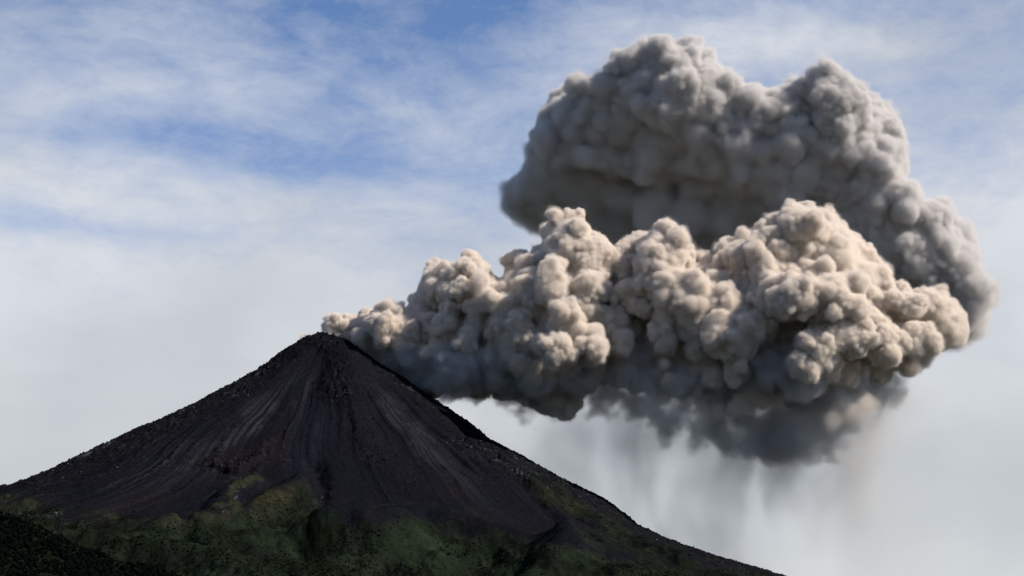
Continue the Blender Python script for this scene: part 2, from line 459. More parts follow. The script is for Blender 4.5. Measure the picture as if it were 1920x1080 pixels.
# ------------------------------------------------------------------ the wooded hill in the lower left, nearer than the volcano
crest_px = [(-400, 900), (-60, 950), (0, 962), (60, 984), (120, 1012), (200, 1046), (270, 1070), (340, 1092), (460, 1130), (700, 1200)]
cw = np.array([P(a, b + 5, 4500)[0] for a, b in crest_px])
hx = axis([(-3200, -1700, 40), (-1700, -700, 6), (-700, 400, 30)]); hy = axis([(3000, 3900, 40), (3900, 4700, 7), (4700, 5300, 30)])
HX, HY = np.meshgrid(hx, hy)
cz = np.interp(HX, cw[:, 0], cw[:, 2])
HZ = cz - 0.34 * np.abs(HY - 4500) - 0.00012 * (HY - 4500) ** 2 + 12
HZ = HZ + fbm(HX, HY, 260, 4, 200) * 26 + fbm(HX, HY, 50, 3, 210) * 5
HZ = np.maximum(HZ * sstep(400, -300, HX) * sstep(-3200, -2600, HX), -6)
hgr = fbm(HX, HY, 40, 3, 220)
hc = 0.6 * np.stack([0.0085 + 0.003 * hgr, 0.0120 + 0.004 * hgr, 0.0070 + 0.002 * hgr], -1)
hi = np.arange(HX.size, dtype=np.int32).reshape(HX.shape)
hill = mesh_obj('hill', np.stack([HX, HY, HZ], -1).reshape(-1, 3), np.stack([hi[:-1, :-1], hi[:-1, 1:], hi[1:, 1:], hi[1:, :-1]], -1).reshape(-1, 4), [ground_mat('wooded_soil')], smooth=True)
tint(hill, np.clip(hc, .003, 1).reshape(-1, 3)); finish(hill, 'dark wooded foothill in front of the volcano', 'hill', kind='structure')


def ico(sub):
    import bmesh
    bm = bmesh.new(); bmesh.ops.create_icosphere(bm, subdivisions=sub, radius=1.0)
    v = np.array([q.co[:] for q in bm.verts], np.float32); f = np.array([[q.index for q in p.verts] for p in bm.faces], np.int32)
    bm.free()
    return v, f


def lumps(name, pts, rad_, cols, mat, sub=1, squash=(0.8, 1.2), jit=0.28, sink=0.2, smooth=False):
    """Many small irregular lumps (tree crowns, bushes, stones) as one mesh."""
    v, f = ico(sub); n = len(pts)
    prot = 12
    jv = v[None] * (1 + rng.uniform(-jit, jit, (prot, len(v), 1)))
    k = rng.integers(0, prot, n)
    sc = np.stack([rng.uniform(0.8, 1.2, n), rng.uniform(0.8, 1.2, n), rng.uniform(*squash, n)], -1) * rad_[:, None]
    th = rng.uniform(0, 6.28, n); c, s = np.cos(th)[:, None], np.sin(th)[:, None]
    q = jv[k] * sc[:, None, :]
    qx = q[..., 0] * c - q[..., 1] * s; qy = q[..., 0] * s + q[..., 1] * c
    V_ = np.stack([qx, qy, q[..., 2]], -1) + pts[:, None, :] + np.array([0, 0, 1])[None, None] * (rad_ * sc[:, 2] / rad_ * (1 - sink * 2))[:, None, None]
    F_ = f[None] + (np.arange(n) * len(v))[:, None, None]
    o = mesh_obj(name, V_.reshape(-1, 3), F_.reshape(-1, 3), [mat], smooth=smooth)
    tint(o, np.repeat(cols, len(v), 0))
    return o


def bilinear(gx_, gy_, G, x, y):
    i = np.clip(np.searchsorted(gx_, x) - 1, 0, len(gx_) - 2); j = np.clip(np.searchsorted(gy_, y) - 1, 0, len(gy_) - 2)
    u = (x - gx_[i]) / (gx_[i + 1] - gx_[i]); w = (y - gy_[j]) / (gy_[j + 1] - gy_[j])
    return G[j, i] * (1 - u) * (1 - w) + G[j, i + 1] * u * (1 - w) + G[j + 1, i] * (1 - u) * w + G[j + 1, i + 1] * u * w


leaf = ground_mat('leafy_canopy', 1.5, 0.3)
stone = ground_mat('grey_rubble', 1.0, 0.4)
# trees of the hill: one canopy, each crown a few lumps
n = 6500
tx = rng.uniform(-1750, -700, n); ty = rng.uniform(3900, 4640, n)
tz = bilinear(hx, hy, HZ, tx, ty)
qx, qy = project(tx, ty, tz)
ok = (qy < 1100) & (tz > 0)
tx, ty, tz = tx[ok], ty[ok], tz[ok]
hgt = rng.uniform(4.0, 10.5, len(tx)) * (1 + 0.5 * fbm(tx, ty, 90, 2, 230))
pts = []; rs = []; cs = []
for k in range(4):
    o_ = rng.normal(0, 0.42, (len(tx), 3)) * hgt[:, None] * (0.2 if k == 0 else 1)
    pts.append(np.stack([tx, ty, tz + hgt * 0.4], -1) + o_); rs.append(hgt * (0.75 if k == 0 else 0.5))
    g_ = rng.uniform(0.75, 1.2, len(tx))[:, None]
    cs.append(np.array([[0.0026, 0.0037, 0.0031]]) * g_)
forest = lumps('forest', np.concatenate(pts), np.concatenate(rs), np.concatenate(cs), leaf, 1, (0.7, 1.0), 0.3)
finish(forest, 'dense dark forest canopy covering the nearer foothill', 'forest', kind='stuff')
# scrub on the green foot of the volcano
n = 70000
sx = rng.uniform(-2100, 900, n).astype(np.float32); sy = rng.uniform(4500, 7200, n).astype(np.float32)
gm = bilinear(ax, ay, grass, sx, sy); ym = bilinear(ax, ay, yel, sx, sy); sz = bilinear(ax, ay, Z, sx, sy)
dens = sstep(-0.1, 0.45, fbm(sx, sy, 140, 4, 240)) * gm * (1 - 0.8 * ym)
qx, qy = project(sx, sy, sz)
ok = (rng.random(n) < dens * 1.1) & (gm > 0.6) & (qy < 1095)
sx, sy, sz = sx[ok], sy[ok], sz[ok]
r_ = rng.uniform(1.2, 4.2, len(sx))  ** 1.0
scrub = lumps('scrub', np.stack([sx, sy, sz], -1), r_, np.array([[0.0066, 0.0094, 0.0058]]) * rng.uniform(0.6, 1.5, len(sx))[:, None], leaf, 1, (0.6, 0.9), 0.3)
finish(scrub, 'dark bushes and scrub scattered over the green foot of the volcano', 'scrub', kind='stuff')
# loose blocks on the rough ribs
n = 90000
sx = rng.uniform(-2600, 1500, n).astype(np.float32); sy = rng.uniform(5200, 8300, n).astype(np.float32)
rm = bilinear(ax, ay, rock, sx, sy); sz = bilinear(ax, ay, Z, sx, sy); wq = bilinear(ax, ay, wm, sx, sy)
ok = rng.random(n) < np.maximum(rm ** 2 * 0.5, wq * 0.7)
sx, sy, sz, wq = sx[ok], sy[ok], sz[ok], wq[ok]
r_ = 1.2 + rng.exponential(1.3, len(sx)); r_ = np.minimum(r_, 4.8)
cl = np.array([[0.0085, 0.0076, 0.0088]]) * rng.uniform(0.6, 1.8, len(sx))[:, None]
cl = np.where((rng.random(len(sx)) < 0.05 + 0.4 * wq)[:, None], np.array([[0.07, 0.068, 0.07]]) * rng.uniform(0.5, 1.2, len(sx))[:, None], cl)
rub = lumps('rubble', np.stack([sx, sy, sz], -1), r_, cl, stone, 1, (0.6, 1.0), 0.35)
finish(rub, 'loose lava blocks strewn over the rocky ribs of the volcano', 'rubble', kind='stuff')

# ------------------------------------------------------------------ ash: distance fields made of puffs on puffs, turned into volumes
prng = np.random.default_rng(5)


def bspline(n, c, phase):
    """(n, c) weights of a cubic B-spline through a lattice of c values stretched over n samples."""
    t = np.linspace(0, c - 4, n) * 0.9999 + phase * 0
    i = np.floor(t).astype(int); f = t - i
    w = np.zeros((n, c), np.float32); k = np.arange(n)
    w[k, i] = (1 - f) ** 3 / 6; w[k, i + 1] = (3 * f ** 3 - 6 * f ** 2 + 4) / 6
    w[k, i + 2] = (-3 * f ** 3 + 3 * f ** 2 + 3 * f + 1) / 6; w[k, i + 3] = f ** 3 / 6
    return w


class Grid:
    def __init__(s, lo, hi, h):
        s.lo = np.array(lo, float); s.n = [int(round((b - a) / h)) + 1 for a, b in zip(lo, hi)]
        s.h = h; s.hi = s.lo + h * (np.array(s.n) - 1)
        nx, ny, nz = s.n
        s.x = s.lo[0] + h * np.arange(nx, dtype=np.float32); s.y = s.lo[1] + h * np.arange(ny, dtype=np.float32); s.z = s.lo[2] + h * np.arange(nz, dtype=np.float32)
        s.d = np.full((nz, ny, nx), 150.0, np.float32)

    def splat(s, pts, rs, squash=1.0, band=18.0):
        h = s.h; lo = s.lo; nx, ny, nz = s.n
        for (cx, cy_, cz), r in zip(pts, rs):
            e = r + band
            i0 = max(0, int((cx - e - lo[0]) / h)); i1 = min(nx, int((cx + e - lo[0]) / h) + 2)
            j0 = max(0, int((cy_ - e - lo[1]) / h)); j1 = min(ny, int((cy_ + e - lo[1]) / h) + 2)
            k0 = max(0, int((cz - e - lo[2]) / h)); k1 = min(nz, int((cz + e - lo[2]) / h) + 2)
            if i0 >= i1 or j0 >= j1 or k0 >= k1: continue
            q = ((s.z[k0:k1] - cz) ** 2)[:, None, None] + ((s.y[j0:j1] - cy_) ** 2)[None, :, None] + ((s.x[i0:i1] - cx) ** 2)[None, None, :]
            v = s.d[k0:k1, j0:j1, i0:i1]
            np.minimum(v, np.sqrt(q) - r, out=v)

    def at(s, p):
        i = np.clip(((p - s.lo) / s.h + 0.5).astype(int), 0, np.array(s.n) - 1)
        return s.d[i[:, 2], i[:, 1], i[:, 0]]

    def noise(s, size, seed):
        """Smooth noise in about -1..1 with features of SIZE metres (one number or one for each axis)."""
        if np.isscalar(size): size = (size,) * 3
        r = np.random.default_rng(seed)
        c = [max(5, int(n * s.h / q) + 4) for n, q in zip(s.n, size)]
        a = (r.random((c[2], c[1], c[0])) * 2 - 1).astype(np.float32)
        a = np.tensordot(bspline(s.n[2], c[2], 0), a, (1, 0))
        a = np.einsum('jb,kbi->kji', bspline(s.n[1], c[1], 0), a, optimize=True)
        a = a @ bspline(s.n[0], c[0], 0).T
        a *= 2.2
        return a

    def plane_px(s, D):
        xx, zz = np.meshgrid(s.x, s.z)
        return project(xx, np.full_like(xx, D), zz)       # two (nz, nx) arrays


def warp(g, amps):
    """Stir the field: every value is fetched from a place shifted by smooth noise."""
    nz, ny, nx = g.d.shape; h = g.h
    wx = wy = wz = 0
    for k, (size, amp) in enumerate(amps):
        wx = wx + g.noise(size, 500 + k) * (amp / h); wy = wy + g.noise(size, 520 + k) * (amp / h); wz = wz + g.noise(size, 540 + k) * (amp / h)
    src = g.d.ravel(); out = np.empty_like(g.d)
    jj, ii = np.meshgrid(np.arange(ny, dtype=np.float32), np.arange(nx, dtype=np.float32), indexing='ij')
    for k in range(nz):
        x = np.clip(ii + wx[k], 0, nx - 1.001); y = np.clip(jj + wy[k], 0, ny - 1.001); z = np.clip(k + wz[k], 0, nz - 1.001)
        xi = x.astype(np.int32); yi = y.astype(np.int32); zi = z.astype(np.int32)
        x -= xi; y -= yi; z -= zi
        b = (zi * ny + yi) * nx + xi
        r = 0
        for dz in (0, 1):
            for dy in (0, 1):
                o = b + (dz * ny + dy) * nx
                a0 = src[o]; a1 = src[o + 1]
                r = r + (a0 + (a1 - a0) * x) * (y if dy else 1 - y) * (z if dz else 1 - z)
        out[k] = r
    g.d = out


def billow(g, sizes, k, seed=70, mask=1.0):
    """Rounded swellings with sharp creases between them, at several sizes."""
    for i, q in enumerate(sizes):
        b = np.abs(g.noise((q, q, q * 0.9), seed + i))
        b -= 0.33; b *= q * k
        g.d -= b * mask


def surface_puffs(g, r0, r1, cover, seed, keep=None, sink=0.35):
    """Small puffs of radius r0..r1 scattered over the present surface of the field."""
    rg = np.random.default_rng(seed)
    hit_ = np.flatnonzero(np.abs(g.d.ravel()) < 0.5 * g.h)
    rm = 0.5 * (r0 + r1)
    n = int(cover * len(hit_) * g.h ** 2 / (math.pi * rm * rm))
    k = rg.choice(hit_, min(n, len(hit_)), replace=False)
    nx, ny, nz = g.n
    kz = k // (nx * ny); ky = (k // nx) % ny; kx = k % nx
    if keep is not None:
        ok = rg.random(len(k)) < keep.ravel()[k]
        kx, ky, kz = kx[ok], ky[ok], kz[ok]
    kz1 = np.clip(kz, 1, nz - 2); ky1 = np.clip(ky, 1, ny - 2); kx1 = np.clip(kx, 1, nx - 2)
    gr = np.stack([g.d[kz1, ky1, kx1 + 1] - g.d[kz1, ky1, kx1 - 1], g.d[kz1, ky1 + 1, kx1] - g.d[kz1, ky1 - 1, kx1], g.d[kz1 + 1, ky1, kx1] - g.d[kz1 - 1, ky1, kx1]], -1)
    gr /= np.maximum(np.linalg.norm(gr, axis=1), 1e-3)[:, None]
    r = r0 + (r1 - r0) * rg.random(len(kx)) ** 2.4
    p = g.lo + g.h * (np.stack([kx, ky, kz], -1) + rg.uniform(-.5, .5, (len(kx), 3))) - gr * (r * (sink + rg.uniform(-.2, .25, len(kx))))[:, None]
    print('   surface puffs', len(p), r0, r1)
    g.splat(p, r, band=2.2 * g.h)


def blur(a, n):
    for ax_ in range(3):
        pad = [(0, 0)] * 3; pad[ax_] = (n + 1, n)
        c = np.cumsum(np.pad(a, pad, 'edge'), axis=ax_, dtype=np.float32)
        m = c.shape[ax_]; w = 2 * n + 1
        a = (np.take(c, range(w, m), ax_) - np.take(c, range(0, m - w), ax_)) / w
    return a


def unit(n):
    v = prng.normal(size=(n, 3)); return v / np.linalg.norm(v, axis=1)[:, None]


def sprout(g, pts, rs, K, fr, out=0.85, rmin=0, buried=0.9, up=0.15):
    """Puffs growing on puffs: K children on each, kept where they are not buried in the mass."""
    n = len(pts)
    d = unit(n * K); d[:, 2] += up; d /= np.linalg.norm(d, axis=1)[:, None]
    p = np.repeat(pts, K, 0); r = np.repeat(rs, K)
    cr = r * (fr[0] + (fr[1] - fr[0]) * prng.random(n * K) ** 1.4)
    c = p + d * (r * out)[:, None] * prng.uniform(0.88, 1.08, n * K)[:, None]
    ok = (g.at(c) > -buried * cr) & (cr > rmin)
    return c[ok], cr[ok]


def ash_mat(name, density, color, aniso=0.0):
    m, nt = new_mat(name)
    out = nt.n('ShaderNodeOutputMaterial'); v = nt.n('ShaderNodeVolumePrincipled')
    v.inputs['Color'].default_value = (*color, 1); v.inputs['Density'].default_value = density
    v.inputs['Anisotropy'].default_value = aniso
    nt.L.new(v.outputs[0], out.inputs['Volume'])
    return m


def field_nodes(name, g, d):
    """A geometry node tree that fills a Volume Cube with the values of D."""
    nz, ny, nx = d.shape
    me = bpy.data.meshes.new(name + '_values'); me.vertices.add(d.size)
    a = me.attributes.new('d', 'FLOAT', 'POINT'); a.data.foreach_set('value', np.ascontiguousarray(d, np.float32).ravel())
    car = bpy.data.objects.new(name + '_values', me)
    ng = bpy.data.node_groups.new(name, 'GeometryNodeTree')
    ng.interface.new_socket('Geometry', in_out='INPUT', socket_type='NodeSocketGeometry')
    ng.interface.new_socket('Geometry', in_out='OUTPUT', socket_type='NodeSocketGeometry')
    nt = NT(ng); go = nt.n('NodeGroupOutput'); nt.n('NodeGroupInput')
    vc = nt.n('GeometryNodeVolumeCube')
    vc.inputs['Min'].default_value = tuple(g.lo); vc.inputs['Max'].default_value = tuple(g.hi)
    for k, v in zip('XYZ', (nx, ny, nz)): vc.inputs['Resolution ' + k].default_value = v
    pos = nt.n('GeometryNodeInputPosition'); sep = nt.n('ShaderNodeSeparateXYZ'); nt.L.new(pos.outputs[0], sep.inputs[0])
    idx = []
    for k, n in enumerate((nx, ny, nz)):
        mr = nt.n('ShaderNodeMapRange', clamp=True); nt.L.new(sep.outputs[k], mr.inputs[0])
        for q, v in zip((1, 2, 3, 4), (g.lo[k], g.hi[k], 0, n - 1)): mr.inputs[q].default_value = v
        f = nt.n('FunctionNodeFloatToInt', rounding_mode='ROUND'); nt.L.new(mr.outputs[0], f.inputs[0]); idx.append(f.outputs[0])

    def im(op, p, q):
        o = nt.n('FunctionNodeIntegerMath', operation=op)
        nt.L.new(p, o.inputs[0])
        if isinstance(q, int): o.inputs[1].default_value = q
        else: nt.L.new(q, o.inputs[1])
        return o.outputs[0]
    t = im('ADD', im('MULTIPLY', im('ADD', im('MULTIPLY', idx[2], ny), idx[1]), nx), idx[0])
    na = nt.n('GeometryNodeInputNamedAttribute', data_type='FLOAT'); na.inputs['Name'].default_value = 'd'
    oi = nt.n('GeometryNodeObjectInfo'); oi.inputs['Object'].default_value = car
    si = nt.n('GeometryNodeSampleIndex', data_type='FLOAT', domain='POINT')
    nt.L.new(oi.outputs['Geometry'], si.inputs['Geometry']); nt.L.new(na.outputs['Attribute'], si.inputs['Value']); nt.L.new(t, si.inputs['Index'])
    nt.L.new(si.outputs['Value'], vc.inputs['Density'])
    return ng, nt, vc, go, car


def volume_obj(name, g, dens, mat, parent=None):
    ng, nt, vc, go, car = field_nodes(name, g, dens)
    sm = nt.n('GeometryNodeSetMaterial'); sm.inputs['Material'].default_value = mat
    nt.L.new(vc.outputs[0], sm.inputs[0]); nt.L.new(sm.outputs[0], go.inputs[0])
    vd = bpy.data.volumes.new(name); vd.materials.append(mat)
    o = bpy.data.objects.new(name, vd); COL.objects.link(o)
    o.modifiers.new('ash', 'NODES').node_group = ng
    if parent: o.parent = parent; o.location = -parent.location
    return o


def core_mesh(name, g, sdf, inset, mat, parent, heads, step=2):
    """The solid-looking heart of the cloud: the surface where the field is INSET metres deep, as a plain mesh."""
    d = sdf[::step, ::step, ::step]
    if not np.isscalar(inset): inset = inset[::step, ::step, ::step]
    d = np.clip(0.5 - (d + inset) / (4 * g.h * step), 0, 1)
    d[:1] = 0; d[-1:] = 0; d[:, :1] = 0; d[:, -1:] = 0; d[:, :, :1] = 0; d[:, :, -1:] = 0
    q = Grid.__new__(Grid); q.lo = g.lo; q.h = g.h * step; q.hi = g.lo + q.h * (np.array(d.shape[::-1]) - 1)
    ng, nt, vc, go, car = field_nodes(name, q, d)
    vm = nt.n('GeometryNodeVolumeToMesh'); vm.inputs['Threshold'].default_value = 0.5
    nt.L.new(vc.outputs[0], vm.inputs[0]); nt.L.new(vm.outputs[0], go.inputs[0])
    tmp = bpy.data.objects.new('tmp', bpy.data.meshes.new('tmp')); COL.objects.link(tmp)
    md = tmp.modifiers.new('v', 'NODES'); md.node_group = ng
    dg = bpy.context.evaluated_depsgraph_get()
    me = bpy.data.meshes.new_from_object(tmp.evaluated_get(dg)); me.name = name
    bpy.data.objects.remove(tmp); cm = car.data; bpy.data.objects.remove(car); bpy.data.meshes.remove(cm); bpy.data.node_groups.remove(ng)
    co = np.empty(len(me.vertices) * 3, np.float32); me.vertices.foreach_get('co', co); co = co.reshape(-1, 3)
    me.calc_loop_triangles()
    tr = np.empty(len(me.loop_triangles) * 3, np.int32); me.loop_triangles.foreach_get('vertices', tr); tr = tr.reshape(-1, 3)
    bpy.data.meshes.remove(me)
    cc = co[tr].mean(1)
    fx, fy = project(cc[:, 0], cc[:, 1], cc[:, 2])
    own = np.argmin([(fx - a) ** 2 + ((fy - b) * 1.2) ** 2 for a, b in heads], 0)
    n = 0
    for k in range(len(heads)):
        f = tr[own == k]
        if len(f) < 200: continue
        u, inv = np.unique(f, return_inverse=True)
        inv = inv.reshape(-1, 3); lab = np.arange(len(u))
        while True:                                   # keep the one connected piece
            m = lab[inv].min(1); new = lab.copy()
            for q in range(3): np.minimum.at(new, inv[:, q], m)
            new = new[new]
            if (new == lab).all(): break
            lab = new
        f = f[lab[inv[:, 0]] == np.bincount(lab).argmax()]
        if len(f) < 200: continue
        u, inv = np.unique(f, return_inverse=True)
        o = mesh_obj('billow', co[u], inv.reshape(-1, 3), [mat], parent, smooth=True); n += 1
        o.location = -parent.location
    print(name, len(tr), 'faces in', n, 'billows')


def empty(name, loc):
    o = bpy.data.objects.new(name, None); COL.objects.link(o); o.location = loc
    return o


ASHC = (0.906, 0.861, 0.812)
m_core, nt = new_mat('packed_ash'); out = nt.n('ShaderNodeOutputMaterial'); b = nt.n('ShaderNodeBsdfDiffuse')
b.inputs['Color'].default_value = (0.70, 0.62, 0.55, 1); b.inputs['Roughness'].default_value = 1.0
nt.L.new(b.outputs[0], out.inputs['Surface'])


def smooth_dens(sdf, w):
    t = np.clip(0.5 - sdf / (2 * w), 0, 1)
    return t * t * (3 - 2 * t)


# ---- the lower, billowing plume
LT = np.array([(570, 630), (600, 616), (640, 596), (680, 596), (730, 566), (760, 590), (800, 560), (840, 492), (905, 495), (925, 530), (960, 490), (1000, 490), (1030, 480), (1080, 412), (1110, 450), (1160, 480),
               (1230, 438), (1290, 480), (1340, 480), (1380, 450), (1430, 440), (1500, 400), (1560, 405), (1610, 470), (1640, 540), (1690, 545), (1750, 540), (1785, 600), (1800, 640)], float)
LB = np.array([(570, 634), (600, 640), (700, 690), (760, 735), (830, 750), (950, 760), (1020, 775), (1080, 735), (1150, 725), (1350, 745), (1500, 750), (1600, 725), (1700, 690), (1760, 655), (1800, 645)], float)
DB = np.array([(570, 8310), (650, 8285), (720, 8330), (900, 8290), (1200, 8140), (1500, 8040), (1800, 8060)], float)


def lower_pt(a, b_, j=0.0):
    top = np.interp(a, *LT.T); bot = np.interp(a, *LB.T); mid = (top + bot) / 2; half = max((bot - top) / 2, 6)
    q = np.clip((b_ - mid) / half, -1, 1)
    D = np.interp(a, *DB.T) - 0.80 * half * 2.8 * math.sqrt(1 - q * q) + j
    return P(a, b_, D)


MAIN = [  # px, py, r (pixels of the 1920 wide frame)
    (572, 631, 5), (580, 628, 6), (590, 624, 7), (602, 619, 9),     (588, 630, 6), (598, 625, 8), (612, 618, 12), (632, 606, 14), (645, 612, 17), (663, 610, 20), (683, 606, 20), (700, 600, 20), (716, 590, 20), (726, 577, 14), (741, 582, 13), (712, 620, 24), (735, 618, 22), (745, 600, 12), (690, 632, 18), (722, 640, 20),
    (775, 612, 28), (797, 598, 20), (800, 628, 30), (822, 606, 28), (832, 640, 26), (852, 622, 26), (868, 640, 17), (880, 624, 16), (815, 655, 18), (790, 652, 22), (765, 640, 24),
    (822, 500, 17), (838, 520, 26), (846, 498, 12), (872, 512, 24), (886, 500, 15), (904, 505, 15), (868, 545, 30), (896, 540, 26), (920, 552, 22), (942, 548, 16), (955, 570, 18), (944, 592, 18), (916, 585, 26), (890, 575, 26), (850, 560, 22), (902, 608, 20), (925, 528, 9), (830, 545, 18), (845, 590, 20),
    (952, 502, 20), (970, 498, 18), (988, 502, 20), (1004, 512, 14), (970, 520, 20), (990, 528, 16), (968, 545, 18), (1025, 486, 13), (1032, 500, 12), (1012, 540, 24), (985, 560, 24),
    (1076, 424, 13), (1060, 440, 19), (1090, 432, 12), (1052, 462, 20), (1085, 455, 24), (1112, 462, 18), (1075, 490, 26), (1105, 490, 28), (1135, 475, 20), (1150, 495, 28), (1050, 505, 24),
    (1180, 488, 26), (1205, 458, 20), (1222, 446, 15), (1238, 462, 20), (1215, 480, 30), (1250, 485, 26), (1275, 495, 26), (1300, 482, 16), (1322, 478, 14), (1335, 492, 16), (1300, 510, 30), (1340, 520, 28), (1358, 545, 24),
    (1020, 590, 44), (1065, 600, 42), (1110, 580, 38), (1150, 590, 36), (1185, 578, 26), (1205, 592, 18), (1196, 615, 22), (1160, 625, 36), (1100, 640, 40), (1040, 640, 42), (985, 620, 34), (1050, 550, 36), (1120, 540, 38), (1180, 540, 34), (1240, 535, 38), (1290, 560, 44), (1340, 580, 34), (1250, 590, 40), (1290, 620, 34), (1230, 620, 30), (1265, 660, 26), (1310, 660, 28), (1245, 690, 22),
    (1150, 665, 24), (1120, 690, 24), (950, 640, 30), (1000, 670, 34), (1060, 690, 34), (1380, 570, 26), (1395, 600, 26), (1362, 620, 34), (1335, 700, 22), (1375, 660, 28),
    (1370, 462, 22), (1395, 450, 24), (1425, 445, 20), (1450, 438, 16), (1385, 490, 30), (1430, 480, 34), (1462, 425, 12), (1500, 412, 18), (1525, 405, 20), (1555, 412, 22), (1570, 435, 20), (1510, 440, 36), (1545, 455, 34), (1475, 470, 40), (1560, 490, 46), (1600, 500, 34), (1625, 520, 22), (1640, 535, 12), (1520, 510, 48), (1450, 530, 44), (1405, 535, 32),
    (1500, 560, 46), (1560, 560, 48), (1610, 560, 40), (1440, 590, 44), (1480, 610, 46), (1540, 620, 48), (1600, 620, 44), (1420, 640, 34), (1460, 660, 36), (1520, 670, 40), (1580, 675, 38), (1640, 610, 40), (1660, 650, 36), (1695, 560, 24), (1720, 552, 18), (1750, 548, 16), (1700, 590, 36), (1740, 580, 30), (1765, 600, 22), (1760, 635, 24), (1720, 640, 36), (1690, 670, 30), (1730, 670, 20), (1640, 690, 26), (1775, 620, 14)]
UNDER = [(705, 655, 16), (730, 665, 22), (760, 675, 26), (800, 690, 32), (840, 695, 36), (790, 715, 16), (880, 705, 36), (920, 690, 34), (900, 735, 16), (960, 705, 36), (1000, 712, 28), (1040, 708, 26), (1080, 705, 28),
         (1150, 705, 24), (1190, 700, 28), (1230, 710, 26), (1290, 700, 34), (1340, 715, 28), (1390, 700, 34), (1440, 700, 34), (1500, 705, 38), (1560, 705, 34), (1610, 700, 24), (1470, 730, 26), (1540, 730, 22), (940, 665, 26), (1330, 735, 20)]


def as_world(lst, fn, jit=0.25, sc=1.0):
    p = []; r = []
    for (a, b_, q) in lst:
        w, mp = fn(a, b_, prng.normal(0, jit) * q * 2.8)
        p.append(w); r.append(q * mp * sc)
    return np.array(p), np.array(r)


mp_, mr_ = as_world(MAIN, lower_pt, 1.0, 0.88)
up_, ur_ = as_world(UNDER, lower_pt)
TAN = [(945, 668, 22), (975, 690, 24), (1010, 700, 26), (1045, 705, 22), (1075, 700, 22), (1110, 700, 16), (1225, 705, 18), (1250, 712, 14), (1295, 695, 24), (1330, 708, 18), (1370, 690, 20), (1560, 690, 30), (1600, 705, 22), (1500, 690, 24)]
tp_, tr_ = as_world(TAN, lambda a, b_, j: lower_pt(a, b_, j - 60), 0.4)
# the inside and the far side
fill = []
for a in np.arange(600, 1790, 9):
    top = np.interp(a, *LT.T); bot = np.interp(a, *LB.T); half = (bot - top) / 2; mid = (top + bot) / 2
    for q in (-0.45, 0.0, 0.4):
        w, mpp = P(a, mid + q * half, np.interp(a, *DB.T) + prng.normal(0, 0.12) * half * 2.8)
        fill.append((w, half * 0.48 * mpp))
fp_ = np.array([q[0] for q in fill]); fr_ = np.array([q[1] for q in fill])
back_p, back_r = as_world([MAIN[i] for i in range(len(MAIN))], lambda a, b_, j: P(a, b_, 2 * np.interp(a, *DB.T) - lower_pt(a, b_, 0)[0][1]), 0)

lower = empty('ash_plume', tuple(P(620, 640, 8290)[0]))
finish(lower, 'pale brown billowing ash plume rolling from the summit crater to the right', 'ash plume')
upper = empty('ash_cloud', tuple(P(1400, 500, 9100)[0]))
finish(upper, 'big grey ash cloud with dark hollow underside, standing behind and above the brown billows', 'ash cloud')
lower.rotation_euler = upper.rotation_euler = (0, 0, 0)


HANG = [(1330, 748, 24), (1380, 745, 24), (1430, 760, 26), (1500, 735, 28), (1260, 742, 22), (1000, 738, 24), (1030, 748, 20), (1012, 762, 16), (960, 735, 20), (1130, 738, 22), (1160, 750, 30), (1200, 770, 34), (1250, 795, 36), (1300, 805, 36), (1350, 812, 28), (1390, 790, 34), (1410, 760, 28), (1340, 770, 30), (1280, 765, 30), (1220, 745, 28), (1450, 790, 42), (1490, 815, 34), (1440, 835, 16), (1530, 775, 42), (1580, 765, 34), (1600, 785, 20), (1560, 805, 26), (1500, 750, 36), (1620, 740, 24), (1650, 730, 18), (1670, 745, 10), (1400, 720, 30), (1450, 740, 34), (1560, 730, 30)]
CURL = [(1440, 708, 20), (1452, 722, 18), (1424, 722, 18), (1410, 738, 18), (1435, 742, 20), (1395, 752, 16), (1380, 766, 14), (1458, 745, 14)]
hp_, hr_ = as_world(HANG, lambda a, b_, j: P(a, b_, np.interp(a, *DB.T) + j), 0.8)
cp_, cr_ = as_world(CURL, lambda a, b_, j: P(a, b_, np.interp(a, *DB.T) - 190 + j), 0.3)
LIT = [(1215, 765, 18), (1235, 778, 20), (1260, 785, 20), (1290, 788, 18), (1320, 782, 16), (1345, 772, 14), (1580, 765, 24), (1605, 775, 18), (1560, 785, 18), (1620, 755, 16)]
lp_, lr_ = as_world(LIT, lambda a, b_, j: P(a, b_, np.interp(a, *DB.T) - 330 + j), 0.3)


def puffy(g, lev0, levels, under=None):
    pts, rs = lev0
    g.splat(pts, rs)
    for (K, fr, out_, rmin) in levels:
        pts, rs = sprout(g, pts, rs, K, fr, out_, rmin)
        inside = np.all((pts > g.lo - 60) & (pts < g.hi + 60), 1)
        pts, rs = pts[inside], rs[inside]
        print('  puffs', len(pts), float(rs.mean()) if len(rs) else 0)
        g.splat(pts, rs)


